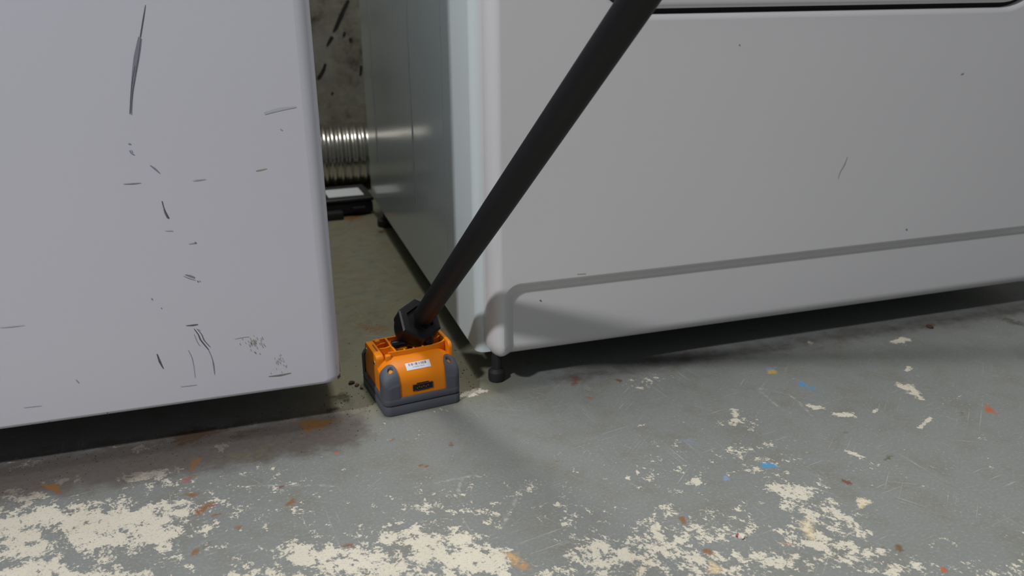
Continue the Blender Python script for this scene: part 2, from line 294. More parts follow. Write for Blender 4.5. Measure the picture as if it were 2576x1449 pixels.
([(-0.1943, 0.0617), (-0.1941, 0.06)], [0.0004, 0.0004], (0.2307, 0.227, 0.2159)),
([(-0.1868, 0.0741), (-0.1867, 0.0722)], [0.00039, 0.00039], (0.2307, 0.227, 0.2159)),
([(-0.1828, 0.0717), (-0.1827, 0.0695)], [0.00039, 0.00039], (0.2307, 0.227, 0.2159)),
([(-0.1878, 0.0704), (-0.1876, 0.0687)], [0.0004, 0.0004], (0.2307, 0.227, 0.2159)),
([(-0.1877, 0.0692), (-0.1875, 0.0673)], [0.0004, 0.0004], (0.2307, 0.227, 0.2159)),
([(-0.1894, 0.065), (-0.1893, 0.0635)], [0.00039, 0.00039], (0.2307, 0.227, 0.2159)),
([(-0.1862, 0.0705), (-0.186, 0.0691)], [0.00039, 0.00039], (0.2307, 0.227, 0.2159)),
([(-0.1871, 0.0719), (-0.1869, 0.0707)], [0.00039, 0.00039], (0.2307, 0.227, 0.2159)),
([(-0.1852, 0.0747), (-0.1851, 0.073)], [0.00039, 0.00039], (0.2307, 0.227, 0.2159)),
([(-0.1891, 0.0713), (-0.1889, 0.0698)], [0.0004, 0.0004], (0.2307, 0.227, 0.2159))]
DSCUFF=[([(0.3822, 0.2072), (0.3797, 0.1989), (0.376, 0.1922), (0.3742, 0.185)], [0.00048, 0.00144, 0.00096, 0.00048], (0.1878, 0.1878, 0.1946)),
([(0.246, 0.3194), (0.2474, 0.3183)], [0.00126, 0.00126], (0.1559, 0.1559, 0.15)),
([(0.5075, 0.2828), (0.5108, 0.2839)], [0.00102, 0.00153], (0.1413, 0.1413, 0.1413)),
([(0.0575, 0.0895), (0.0591, 0.0881)], [0.00161, 0.00121], (0.1022, 0.0704, 0.0319)),
([(0.4703, 0.1232), (0.4721, 0.1217)], [0.0016, 0.0016], (0.1022, 0.0976, 0.0908)),
([(0.092, 0.1143), (0.101, 0.1137)], [0.00062, 0.00083], (0.1878, 0.1714, 0.1559))]
POLE_A = (-0.0514, 0.0272, 0.0797); POLE_B = (0.0297, -0.2339, 0.3651); POLE_R0, POLE_R1 = .0098, .0111
NUT_C = (-0.0565, 0.0342, 0.0706); NUT_ROT = .35
WALLCRACK = [([(0.0217, 0.3406), (0.0072, 0.3157), (-0.0052, 0.2921), (-0.0118, 0.2835)], [0.0054, 0.0077, 0.0069, 0.0023]), ([(-0.014, 0.2748), (-0.02, 0.2662), (-0.0259, 0.2576)], [0.0069, 0.0062, 0.0023]), ([(-0.0308, 0.2252), (-0.0364, 0.212), (-0.045, 0.2003), (-0.049, 0.1975)], [0.0046, 0.0062, 0.0069, 0.0031]), ([(0.0107, 0.283), (0.007, 0.2743)], [0.0054, 0.0038]), ([(0.0197, 0.2711), (0.0207, 0.2637)], [0.0062, 0.0046]), ([(0.0375, 0.2191), (0.036, 0.2079), (0.0339, 0.2003)], [0.0046, 0.0054, 0.0031]), ([(-0.0208, 0.1706), (-0.0242, 0.1661)], [0.0046, 0.0038])]
CHIP = (.1151, -.2651)
DEBRIS = [('dirt_clump', -.1196, .0671, .0034, 0, 'dark dirt clump left of the tool, farthest from the camera of the three', 'dirt clump', 1, .6, 'dirt clumps beside the tool'),
          ('dirt_clump', -.1150, .0612, .0030, 1, 'brown dirt clump left of the tool, middle of the three', 'dirt clump', 2, .6, 'dirt clumps beside the tool'),
          ('dirt_clump', -.1113, .0535, .0022, 0, 'small dark dirt clump left of the tool, nearest the tool of the three', 'dirt clump', 3, .5, 'dirt clumps beside the tool'),
          ('black_crumb', .5281, .0007, .0042, 0, 'black crumb on the floor under the right end of the dryer front', 'crumb', 4, .5)]
FK, SK = 1.15, 2.0   # photograph tone to surface colour under this light

# ------------------------------------------------------------------ helpers
def tag(o, label=None, cat=None, group=None, kind=None):
    for k, v in (('label', label), ('category', cat), ('group', group), ('kind', kind)):
        if v: o[k] = v
    return o
def empty(name, loc, rz=0):
    o = bpy.data.objects.new(name, None); C.objects.link(o); o.location = loc; o.rotation_euler = (0, 0, rz)
    o.empty_display_size = .05
    return o
def link(name, me, mat=None, parent=None, ang=35, smooth=True):
    if mat: me.materials.append(mat)
    if smooth:
        me.shade_smooth(); me.set_sharp_from_angle(angle=math.radians(ang))
    o = bpy.data.objects.new(name, me); C.objects.link(o)
    if parent: o.parent = parent
    return o
def frombm(name, bm, mat=None, parent=None, ang=35, smooth=True):
    bmesh.ops.recalc_face_normals(bm, faces=bm.faces)
    me = bpy.data.meshes.new(name); bm.to_mesh(me); bm.free()
    return link(name, me, mat, parent, ang, smooth)
def pyd(name, v, f, mat=None, parent=None, ang=35, smooth=True, fix=True):
    me = bpy.data.meshes.new(name); me.from_pydata([tuple(p) for p in v], [], f)
    if fix:
        bm = bmesh.new(); bm.from_mesh(me); bmesh.ops.recalc_face_normals(bm, faces=bm.faces); bm.to_mesh(me); bm.free()
    return link(name, me, mat, parent, ang, smooth)
def add_box(bm, x0, x1, y0, y1, z0, z1, r=0, seg=2):
    g = bmesh.ops.create_cube(bm, size=1)
    for v in g['verts']:
        v.co = Vector((x0 + (v.co.x + .5) * (x1 - x0), y0 + (v.co.y + .5) * (y1 - y0), z0 + (v.co.z + .5) * (z1 - z0)))
    if r:
        es = list({e for v in g['verts'] for e in v.link_edges})
        bmesh.ops.bevel(bm, geom=es, offset=r, segments=seg, profile=.5, affect='EDGES')
def rrect(x0, x1, y0, y1, r, n=6):
    P = []
    for cx, cy_, a0 in ((x1 - r, y0 + r, -90), (x1 - r, y1 - r, 0), (x0 + r, y1 - r, 90), (x0 + r, y0 + r, 180)):
        for i in range(n + 1):
            a = math.radians(a0 + 90 * i / n); P.append((cx + r * math.cos(a), cy_ + r * math.sin(a)))
    return P
def loft(bm, loops, cap0=True, cap1=True, closed=True):
    R = [[bm.verts.new(p) for p in L] for L in loops]
    n = len(R[0])
    for a, b in zip(R, R[1:]):
        for i in range(n if closed else n - 1):
            j = (i + 1) % n
            bm.faces.new((a[i], a[j], b[j], b[i]))
    if cap0: bm.faces.new(R[0][::-1])
    if cap1: bm.faces.new(R[-1])
    return R
def frame_of(d):
    d = Vector(d).normalized(); a = Vector((0, 0, 1)) if abs(d.z) < .9 else Vector((1, 0, 0))
    x = a.cross(d).normalized(); return x, d.cross(x), d
def add_tube(bm, pts, rad, n=20, cap=True, rot=0):
    pts = [Vector(p) for p in pts]; rad = rad if isinstance(rad, (list, tuple)) else [rad] * len(pts)
    x0, y0, _ = frame_of(pts[-1] - pts[0]); L = []
    for p, r in zip(pts, rad):
        L.append([p + r * (math.cos(a) * x0 + math.sin(a) * y0) for a in [rot + 2 * math.pi * i / n for i in range(n)]])
    loft(bm, L, cap, cap)
def add_poly_prism(bm, P, z0, z1, axis='z'):
    mk = {'z': lambda p, t: (p[0], p[1], t), 'x': lambda p, t: (t, p[0], p[1]), 'y': lambda p, t: (p[0], t, p[1])}[axis]
    loft(bm, [[mk(p, z0) for p in P], [mk(p, z1) for p in P]])

# ------------------------------------------------------------------ materials
def mat(name, col, rough=.5, metal=0, coat=0, bump=0, bscale=400, var=0, vscale=20, coat_rough=.05, spec=.5):
    m = bpy.data.materials.new(name); m.use_nodes = True; nt = m.node_tree; b = nt.nodes['Principled BSDF']
    b.inputs['Base Color'].default_value = (*col, 1); b.inputs['Roughness'].default_value = rough; b.inputs['Metallic'].default_value = metal
    b.inputs['Coat Weight'].default_value = coat; b.inputs['Coat Roughness'].default_value = coat_rough; b.inputs['Specular IOR Level'].default_value = spec
    tc = nt.nodes.new('ShaderNodeTexCoord')
    if bump:
        n = nt.nodes.new('ShaderNodeTexNoise'); n.inputs['Scale'].default_value = bscale; n.inputs['Detail'].default_value = 3
        nt.links.new(tc.outputs['Object'], n.inputs['Vector'])
        bp = nt.nodes.new('ShaderNodeBump'); bp.inputs['Strength'].default_value = bump; bp.inputs['Distance'].default_value = .001
        nt.links.new(n.outputs[0], bp.inputs['Height']); nt.links.new(bp.outputs[0], b.inputs['Normal'])
    if var:
        n = nt.nodes.new('ShaderNodeTexNoise'); n.inputs['Scale'].default_value = vscale; n.inputs['Detail'].default_value = 5
        nt.links.new(tc.outputs['Object'], n.inputs['Vector'])
        mx = nt.nodes.new('ShaderNodeMix'); mx.data_type = 'RGBA'
        mx.inputs[6].default_value = (*[c * (1 - var) for c in col], 1); mx.inputs[7].default_value = (*[min(1, c * (1 + var)) for c in col], 1)
        nt.links.new(n.outputs[0], mx.inputs[0]); nt.links.new(mx.outputs[2], b.inputs['Base Color'])
    return m
ENAMEL_W = mat('washer_enamel', (.61, .61, .665), .34, bump=.05, bscale=900, var=.02, vscale=6)
ENAMEL_D = mat('dryer_enamel', (.66, .655, .66), .24, bump=.03, bscale=900, var=.02, vscale=6)
ENAMEL_S = mat('dryer_side_reflection_tint', (.62, .69, .69), .15, var=.04, vscale=4)  # cool tint paints in the reflected light on the dryer's side
BLACKIN = mat('dark_underbody', (.012, .012, .013), .8, var=.2)
RUBBER = mat('black_rubber', (.015, .015, .017), .65, bump=.1)
GREY = mat('grey_overmould', (.078, .085, .103), .62, bump=.25, bscale=1800, var=.06, vscale=60)
GROOVE = mat('dark_seam_gasket', (.012, .012, .015), .7, var=.1)
ORANGE = mat('orange_plastic', (.74, .215, .003), .42, spec=.35, bump=.12, bscale=2500, var=.05, vscale=40)
POLE = mat('black_pole', (.0045, .0045, .0055), .5, spec=.3, bump=.12, bscale=700, var=.15, vscale=30)
NUT = mat('black_nut_plastic', (.0025, .0025, .0035), .42, spec=.3, bump=.04, bscale=2500, var=.1, vscale=50)
GLOSS = mat('black_gloss', (.006, .006, .007), .16, var=.1)
CHROME = mat('bright_steel', (.75, .75, .72), .18, metal=1, var=.05)
PAPER = mat('white_sticker', (.72, .70, .76), .5, var=.03, vscale=200)
INK = mat('black_ink', (.02, .02, .025), .6, var=.1, vscale=300)
INKG = mat('grey_ink', (.22, .21, .25), .6, var=.1, vscale=300)
FOIL = mat('duct_foil', (.62, .60, .55), .24, metal=1, bump=.25, bscale=120, var=.12, vscale=30)
PLASTIC = mat('black_box_plastic', (.010, .010, .013), .5, bump=.1, var=.2, vscale=60)
LABELP = mat('white_paper_label', (.62, .66, .68), .6, var=.05, vscale=120)
GOLD = mat('brass_contact', (.35, .25, .10), .35, metal=1, var=.2, vscale=300)
RUSTM = mat('rusty_edge', (.15, .085, .058), .8, var=.4, vscale=300)
GRITM = mat('dark_grit', (.045, .028, .018), .9, var=.5, vscale=500)
CHIPM = mat('pale_paint_chip', (.62, .58, .50), .7, var=.12, vscale=500)
REDM = mat('red_paint', (.42, .05, .06), .6, var=.2, vscale=500)
CRACKM = mat('wall_crack', (.012, .011, .009), .95, var=.3, vscale=100)

def N(nt, t, **kw):
    n = nt.nodes.new(t)
    for k, v in kw.items():
        if k in n.inputs: n.inputs[k].default_value = v
        else: setattr(n, k, v)
    return n
def floor_material():
    m = bpy.data.materials.new('painted_concrete_floor'); m.use_nodes = True; nt = m.node_tree; L = nt.links.new
    b = nt.nodes['Principled BSDF']; tc = N(nt, 'ShaderNodeTexCoord'); pos = tc.outputs['Object']
    def noise(scale, detail=4, rough=.6, vec=None, dist=0):
        n = N(nt, 'ShaderNodeTexNoise'); n.inputs['Scale'].default_value = scale; n.inputs['Detail'].default_value = detail
        n.inputs['Roughness'].default_value = rough; n.inputs['Distortion'].default_value = dist
        L(vec if vec else pos, n.inputs['Vector']); return n.outputs[0]
    def math_(op, a, bb=None, clamp=False):
        n = N(nt, 'ShaderNodeMath', operation=op, use_clamp=clamp)
        for i, x in enumerate((a, bb)):
            if x is None: continue
            if isinstance(x, (int, float)): n.inputs[i].default_value = x
            else: L(x, n.inputs[i])
        return n.outputs[0]
    def ramp(x, lo, hi):
        n = N(nt, 'ShaderNodeMapRange', interpolation_type='SMOOTHSTEP'); L(x, n.inputs[0])
        n.inputs[1].default_value = lo; n.inputs[2].default_value = hi; return n.outputs[0]
    def mix(f, a, c):
        n = N(nt, 'ShaderNodeMix', data_type='RGBA')
        if isinstance(f, (int, float)): n.inputs[0].default_value = f
        else: L(f, n.inputs[0])
        for i, x in ((6, a), (7, c)):
            if isinstance(x, tuple): n.inputs[i].default_value = (*x, 1)
            else: L(x, n.inputs[i])
        return n.outputs[2]
    def mapped(rot, sc):
        n = N(nt, 'ShaderNodeMapping'); L(pos, n.inputs[0]); n.inputs['Rotation'].default_value = (0, 0, rot)
        n2 = N(nt, 'ShaderNodeMapping'); L(n.outputs[0], n2.inputs[0]); n2.inputs['Scale'].default_value = sc; return n2.outputs[0]
    def attr(name):
        n = N(nt, 'ShaderNodeAttribute', attribute_name=name); return n
    worn = attr('worn').outputs['Fac']; dirt = attr('dirt').outputs['Fac']; gap = attr('gap').outputs['Fac']; fk = attr('fleck')
    # painted base
    big = noise(5, 4); mid = noise(28, 6, .65); fine = noise(420, 3, .6)
    base = mix(big, (.168, .180, .168), (.226, .236, .228))
    base = mix(math_('MULTIPLY', ramp(mid, .44, .72), .6), base, (.165, .160, .125))
    base = mix(math_('MULTIPLY', ramp(fine, .45, .75), .35), base, (.325, .335, .328))
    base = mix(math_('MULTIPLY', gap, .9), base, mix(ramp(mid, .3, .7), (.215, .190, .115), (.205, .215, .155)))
    # hairline scratches in three directions
    for rot, seed in ((.5, 0), (1.45, 3), (2.4, 7), (2.95, 11), (.95, 15)):
        s = noise(1, 3, .5, mapped(rot, (9, 620, 1)))
        gate = ramp(noise(14 + seed, 3), .5, .68)
        base = mix(math_('MULTIPLY', math_('MULTIPLY', ramp(s, .635, .69), gate), .6), base, (.40, .41, .385))
    # small pale specks
    sp_ = noise(420, 3, .6); gate = ramp(noise(22, 4), .42, .66)
    base = mix(math_('MULTIPLY', math_('MULTIPLY', ramp(sp_, .66, .71), gate), .8), base, (.52, .50, .42))
    # worn through to pale concrete : density from the vertex attribute, edge from noise
    st = noise(1, 6, .74, mapped(1.18, (65, 150, 1))); st2 = noise(72, 9, .74); cl = noise(420, 3, .6)
    k = math_('ADD', math_('ADD', math_('MULTIPLY', math_('SUBTRACT', st, .5), 1.5), math_('MULTIPLY', math_('SUBTRACT', st2, .5), 2.9)), math_('MULTIPLY', math_('SUBTRACT', cl, .5), .9))
    wf = ramp(math_('ADD', math_('MINIMUM', worn, .86), k), .50, .66)
    pale = mix(noise(16, 5), (.50, .465, .375), (.66, .625, .525))
    pale = mix(math_('MULTIPLY', ramp(noise(520, 4, .7), .50, .74), .75), pale, (.34, .315, .26))
    pale = mix(math_('MULTIPLY', ramp(noise(950, 2), .64, .72), .8), pale, (.13, .115, .09))
    pale = mix(math_('MULTIPLY', ramp(noise(7, 3), .55, .75), .5), pale, (.56, .44, .29))
    col = mix(wf, base, pale)
    # grime close to the machines, with painted penumbra before the dryer
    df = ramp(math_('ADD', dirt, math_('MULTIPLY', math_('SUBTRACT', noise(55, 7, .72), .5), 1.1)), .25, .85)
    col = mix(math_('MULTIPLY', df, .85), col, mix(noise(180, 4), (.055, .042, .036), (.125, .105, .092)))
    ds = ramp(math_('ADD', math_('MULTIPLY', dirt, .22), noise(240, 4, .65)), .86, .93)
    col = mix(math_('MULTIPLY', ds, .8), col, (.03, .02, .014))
    # rust, paint flecks and stains with their own place and colour
    ff = ramp(math_('ADD', fk.outputs['Alpha'], math_('MULTIPLY', math_('SUBTRACT', noise(170, 6, .75), .5), 1.9)), .18, .80)
    col = mix(math_('MULTIPLY', ff, .85), col, fk.outputs['Color'])
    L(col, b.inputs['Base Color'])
    rg = N(nt, 'ShaderNodeMapRange'); L(wf, rg.inputs[0]); rg.inputs[3].default_value = .46; rg.inputs[4].default_value = .8
    L(rg.outputs[0], b.inputs['Roughness'])
    bp = N(nt, 'ShaderNodeBump'); bp.inputs['Strength'].default_value = .35; bp.inputs['Distance'].default_value = .0012
    h = math_('ADD', math_('MULTIPLY', mid, .8), math_('SUBTRACT', math_('MULTIPLY', fine, .25), math_('MULTIPLY', wf, .35)))
    L(h, bp.inputs['Height']); L(bp.outputs[0], b.inputs['Normal'])
    return m
def wall_material():
    m = bpy.data.materials.new('stained_concrete_wall'); m.use_nodes = True; nt = m.node_tree; L = nt.links.new
    b = nt.nodes['Principled BSDF']; tc = N(nt, 'ShaderNodeTexCoord'); b.inputs['Roughness'].default_value = .9
    a = N(nt, 'ShaderNodeTexNoise'); a.inputs['Scale'].default_value = 14; a.inputs['Detail'].default_value = 8; a.inputs['Roughness'].default_value = .7; L(tc.outputs['Object'], a.inputs['Vector'])
    c = N(nt, 'ShaderNodeValToRGB'); e = c.color_ramp.elements; e[0].position = .36; e[0].color = (.05, .047, .036, 1); e[1].position = .6; e[1].color = (.22, .215, .175, 1)
    e2 = c.color_ramp.elements.new(.46); e2.color = (.16, .152, .118, 1)
    L(a.outputs[0], c.inputs[0]); L(c.outputs[0], b.inputs['Base Color'])
    bp = N(nt, 'ShaderNodeBump'); bp.inputs['Strength'].default_value = .6; bp.inputs['Distance'].default_value = .004; L(a.outputs[0], bp.inputs['Height']); L(bp.outputs[0], b.inputs['Normal'])
    return m

# ------------------------------------------------------------------ floor : grid, wear stored as vertex attributes
def axis(a, b, step, lo, hi, coarse):
    return np.concatenate([np.arange(lo, a, coarse), np.arange(a, b, step), np.arange(b, hi + coarse * .5, coarse)])
fx = axis(-.66, .95, .0026, -2.6, 2.6, .12); fy = np.concatenate([np.arange(-2.6, -.48, .12), np.arange(-.48, .12, .0026), np.arange(.12, 1.0, .005), np.arange(1.0, 1.13, .06)])
X, Y = np.meshgrid(fx, fy); nx, ny = len(fx), len(fy)
def blobs(L, soft=.55):
    for b in L:
        cx, cy_, ra, rb, an = b[:5]; c, s = math.cos(an), math.sin(an)
        i0, i1 = np.searchsorted(fx, (cx - ra * 1.6, cx + ra * 1.6)); j0, j1 = np.searchsorted(fy, (cy_ - ra * 1.6, cy_ + ra * 1.6))
        if i1 <= i0 or j1 <= j0: continue
        xx = X[j0:j1, i0:i1] - cx; yy = Y[j0:j1, i0:i1] - cy_
        d = np.sqrt(((c * xx + s * yy) / ra) ** 2 + ((-s * xx + c * yy) / max(rb, .0022)) ** 2)
        th = np.arctan2(-s * xx + c * yy, c * xx + s * yy); ph = (b[0] * 977 + b[1] * 613) % 6.28
        d = d * (1 + .16 * np.sin(2 * th + ph) + .14 * np.sin(3 * th + 2.1 * ph) + .12 * np.sin(5 * th + 3.7 * ph) + .08 * np.sin(9 * th + 5.3 * ph))
        yield b, slice(j0, j1), slice(i0, i1), d
def smooth(x): x = np.clip(x, 0, 1); return x * x * (3 - 2 * x)
worn = np.full(X.shape, -.06)
for b, J, I, d in blobs(WORN):
    f = smooth((1.75 - d) / 1.5) * b[5]
    worn[J, I] = np.where(f > 0, np.maximum(worn[J, I], f * .92), worn[J, I] + f)
fle = np.zeros(X.shape + (4,)); fle[..., :3] = .1
for b, J, I, d in blobs(FLECK):
    f = smooth((1.6 - d) / 1.3) * b[6]; a = fle[J, I]; mk = f > a[..., 3]
    a[mk, :3] = [min(.8, q * FK) for q in b[5]]; a[..., 3] = np.maximum(a[..., 3], f)
for L in ARC:
    for (ax, ay), (bx, by) in zip(L, L[1:]):
        t = np.clip(((X - ax) * (bx - ax) + (Y - ay) * (by - ay)) / ((bx - ax) ** 2 + (by - ay) ** 2), 0, 1)
        d = np.hypot(X - ax - t * (bx - ax), Y - ay - t * (by - ay)); f = smooth(1.25 - d / .0024) * .44
        mk = f > fle[..., 3]; fle[mk, :3] = (.42, .42, .40); fle[..., 3] = np.maximum(fle[..., 3], f)
# grime along the foot of the left machine, and in the gap
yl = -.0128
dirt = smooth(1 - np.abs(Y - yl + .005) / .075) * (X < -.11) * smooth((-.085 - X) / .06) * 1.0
dirt = np.maximum(dirt, smooth(1 - np.abs(Y - .012) / .05) * smooth((X - .02) / .08) * .55)  # strip before the dryer front: dirt with penumbra painted into it
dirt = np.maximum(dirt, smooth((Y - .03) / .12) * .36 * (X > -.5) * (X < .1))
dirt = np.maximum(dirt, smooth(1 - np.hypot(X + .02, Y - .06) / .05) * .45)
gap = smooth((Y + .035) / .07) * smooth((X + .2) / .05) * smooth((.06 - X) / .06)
idx = np.arange(nx * ny).reshape(ny, nx)
quads = np.stack([idx[:-1, :-1], idx[:-1, 1:], idx[1:, 1:], idx[1:, :-1]], -1).reshape(-1)
me = bpy.data.meshes.new('floor'); nq = len(quads) // 4
me.vertices.add(nx * ny); me.vertices.foreach_set('co', np.stack([X, Y, np.zeros_like(X)], -1).astype(np.float32).ravel())
me.loops.add(nq * 4); me.loops.foreach_set('vertex_index', quads.astype(np.int32))
me.polygons.add(nq); me.polygons.foreach_set('loop_start', np.arange(0, nq * 4, 4, dtype=np.int32))
me.update(calc_edges=True)
for nme, arr in (('worn', worn), ('dirt', dirt), ('gap', gap)):
    a = me.attributes.new(nme, 'FLOAT', 'POINT'); a.data.foreach_set('value', arr.astype(np.float32).ravel())
a = me.attributes.new('fleck', 'FLOAT_COLOR', 'POINT'); a.data.foreach_set('color', fle.astype(np.float32).ravel())
tag(link('floor', me, floor_material(), None, smooth=False), kind='structure')

# ------------------------------------------------------------------ back wall
WY = 1.0
bm = bmesh.new(); add_box(bm, -2.6, 2.6, WY, WY + .12, 0, 2.4)
wall = tag(frombm('wall_back', bm, wall_material(), None, smooth=False), kind='structure')
def ribbon(pts, ws, mk):
    V, F = [], []; P = [Vector(p) for p in pts]; n = len(P)
    for i in range(n):
        t = (P[min(i + 1, n - 1)] - P[max(i - 1, 0)]).normalized(); nn = Vector((-t.y, t.x)); h = ws[i] / 2
        V += [mk(P[i] + nn * h), mk(P[i] - nn * h)]
    for i in range(n - 1): F.append((2 * i, 2 * i + 1, 2 * i + 3, 2 * i + 2))
    return V, F
def smooth_line(pts, ws, k=4):
    P = [Vector(p) for p in pts]; out, wo = [], []
    for i in range(len(P) - 1):
        p0, p1, p2, p3 = P[max(i - 1, 0)], P[i], P[i + 1], P[min(i + 2, len(P) - 1)]
        for j in range(k):
            t = j / k
            out.append(.5 * ((2 * p1) + (p2 - p0) * t + (2 * p0 - 5 * p1 + 4 * p2 - p3) * t * t + (3 * p1 - p0 - 3 * p2 + p3) * t ** 3)); wo.append(ws[i] * (1 - t) + ws[i + 1] * t)
    out.append(P[-1]); wo.append(ws[-1]); return out, wo
for pts, ws in WALLCRACK:
    a_, b_ = smooth_line(pts, ws)
    V, F = ribbon(a_, b_, lambda p: (p.x, WY - .0006, p.y))
    pyd('crack', V, F, CRACKM, wall, smooth=False)

# ------------------------------------------------------------------ appliance front panels
def offset_loop(x0, x1, z0, z1, r, dx, dz0, dz1, n=6, dens=60):
    """rounded rectangle, corner radius r, pushed outward by dx sideways, dz0 down, dz1 up"""
    P = []
    for cx, cz, a0, dz in ((x1 - r, z0 + r, -90, dz0), (x1 - r, z1 - r, 0, dz1), (x0 + r, z1 - r, 90, dz1), (x0 + r, z0 + r, 180, dz0)):
        for i in range(n + 1):
            a = math.radians(a0 + 90 * i / n); P.append((cx + (r + dx) * math.cos(a), cz + (r + dz) * math.sin(a)))
    Q = []
    for i, p in enumerate(P):
        q = P[(i + 1) % len(P)]; Q.append(p)
        if (i + 1) % (n + 1) == 0:
            for j in range(1, dens): Q.append((p[0] + (q[0] - p[0]) * j / dens, p[1] + (q[1] - p[1]) * j / dens))
    return Q
def fill(bm, loops, y):
    E = []
    for L in loops:
        vs = [bm.verts.new((p[0], y, p[1])) for p in L]
        E += [bm.edges.new((vs[i], vs[(i + 1) % len(vs)])) for i in range(len(vs))]
    bmesh.ops.triangle_fill(bm, use_beauty=True, use_dissolve=False, edges=E)
def roll_frame(bm, rect, r, dx, dz0, dz1, ry, ydeep, g=lambda x, z: 0, n=7, y=0, dens=60):
    x0, x1, z0, z1 = rect; L = []
    for k in range(n + 1):
        a = math.pi / 2 * k / n; s, c = math.sin(a), 1 - math.cos(a)
        L.append([(p[0], y + c * ry + g(p[0], p[1]), p[1]) for p in offset_loop(x0, x1, z0, z1, r, dx * s, dz0 * s, dz1 * s, dens=dens)])
    L.append([(p[0], y + ydeep, p[2]) for p in L[-1]])
    loft(bm, L, False, False)

def scuffs(L, y, parent, name, zroll=0, rz=.0055, ry=.012):
    mats = {}
    def rollback(z):
        t = (zroll + rz - z) / rz
        return 0 if t <= 0 else ry * (1 - math.sqrt(max(0, 1 - min(1, t) ** 2)))
    for k_, (pts, ws, c) in enumerate(L):
        lift = .00004 * (k_ % 5)
        a_, b_ = smooth_line(pts, ws) if len(pts) > 2 else ([Vector(p) for p in pts], ws)
        V, F = ribbon(a_, b_, lambda p: (p.x - parent.location.x, y - lift - parent.location.y + rollback(p.y), p.y))
        if c not in mats: mats[c] = mat('scuff_colour', tuple(min(.8, q * SK) for q in c), .6, var=.15, vscale=700)
        yield V, F, mats[c]
def feet(parent, spots, r0, h):
    for x, y, *rr in spots:
        r = rr[0] if rr else r0
        bm = bmesh.new(); add_tube(bm, [(x, y, 0), (x, y, .002), (x, y, .010), (x, y, .013)], [r * .93, r, r, r * .6], 20)
        add_tube(bm, [(x, y, .012), (x, y, h + .004)], .005, 10)
        frombm('leg', bm, RUBBER, parent)

# ---- left machine
WX0, WX1, WYF, WZ0, WZ1 = -.7340, -.1345, -.0128, .0406, .88
wm = empty('washing_machine', ((WX0 + WX1) / 2, WYF, 0))
tag(wm, 'white washing machine with a flat scuffed front panel, left of the orange tool', 'washing machine')
ox, oy = wm.location.x, wm.location.y
lx0, lx1 = WX0 - ox, WX1 - ox
bm = bmesh.new(); R = .013
rect = (lx0 + R, lx1 - R, WZ0 + .0055, WZ1)
fill(bm, [offset_loop(*rect, .003, 0, 0, 0, dens=6)], 0)
roll_frame(bm, rect, .003, R, .0055, .004, .012, .03)
o = frombm('front_panel', bm, ENAMEL_W, wm, 40); wn = o.modifiers.new('weighted', 'WEIGHTED_NORMAL'); wn.keep_sharp = True; wn.weight = 100
bm = bmesh.new(); add_box(bm, lx0 + .001, lx1 - .001, .026, .68, WZ0 + .004, WZ1, .004)
frombm('cabinet', bm, ENAMEL_W, wm)
bm = bmesh.new(); add_box(bm, lx0 + .02, lx1 - .02, .03, .66, WZ0 + .012, WZ0 + .02)
frombm('base_pan', bm, BLACKIN, wm)
bm = bmesh.new(); add_box(bm, lx0 - .001, lx1 + .001, -.002, .682, WZ1 + .002, WZ1 + .03, .012, 4)
frombm('lid', bm, ENAMEL_W, wm)
feet(wm, [(lx0 + .05, .16), (lx1 - .16, .16), (lx0 + .05, .63), (lx1 - .05, .63)], .019, WZ0)
tiny = {}
for V, F, m_ in scuffs(WSCUFF, WYF - .00025, wm, 'scuff', WZ0):
    ln = (Vector(V[0]) - Vector(V[-1])).length
    if ln > .006:
        pyd('scuff', V, F, m_, wm, smooth=False)
    else:
        tv, tf = tiny.setdefault(m_, ([], [])); o_ = len(tv); tv.extend(V); tf.extend([tuple(i + o_ for i in f) for f in F])
for m_, (tv, tf) in tiny.items():
    o = pyd('scuff_specks', tv, tf, m_, wm, smooth=False); o['kind'] = 'stuff'
# chipped rusty lower corner
V, F = [], []
random.seed(11)
for i in range(16):
    a = i / 15; x = lx1 - .0009 + .0006; 
for (zz, hw) in ((.048, .0016), (.053, .0022), (.060, .0018), (.066, .0014), (.072, .0010), (.079, .0008)):
    o_ = len(V); xx = lx1 - .0022; yy = .0062
    V += [(xx - hw, yy - hw * .9 - .0007, zz - .004), (xx + hw * .8, yy + hw - .0003, zz - .0035), (xx + hw * .7, yy + hw - .0003, zz + .003), (xx - hw * .8, yy - hw - .0007, zz + .0035)]
    F.append((o_, o_ + 1, o_ + 2, o_ + 3))
pyd('rust_chip', V, F, RUSTM, wm, smooth=False, fix=False)

# ---- right machine
DX1, DZ0, DZ1 = .705, .0320, .86
dr = empty('tumble_dryer', (.35, 0, 0))
tag(dr, 'white tumble dryer with a pressed groove above its foot, right of the black pole', 'dryer')
ox = .35
def L_(x): return x - ox
FXL, RX, RY = .0075, .0115, .021
rect = (L_(FXL + RX), L_(DX1 - FXL - RX), DZ0 + .016, DZ1)
# pressed step : inside a U-shaped line the lower panel sits further back
GW, GD = .0056, .0078; GXL, GZT, GR = L_(.0249), .1063, .0115; GXR = L_(DX1 - .0249)
def gpath(off):
    P = []; zb = rect[2]
    P.append((GXL - off, zb)); k = 10; r = GR + off
    for i in range(k + 1):
        a = math.radians(180 - 90 * i / k); P.append((GXL + GR + r * math.cos(a), GZT - GR + r * math.sin(a)))
    for i in range(k + 1):
        a = math.radians(90 - 90 * i / k); P.append((GXR - GR + r * math.cos(a), GZT - GR + r * math.sin(a)))
    P.append((GXR + off, zb)); return P
def gdepth(d):
    t = min(1, max(0, (GW - d) / (2 * GW))); return GD * t ** 1.25
def groove(x, z):
    if z > GZT - GR: return 0
    return gdepth(max(GXL - x, x - GXR))
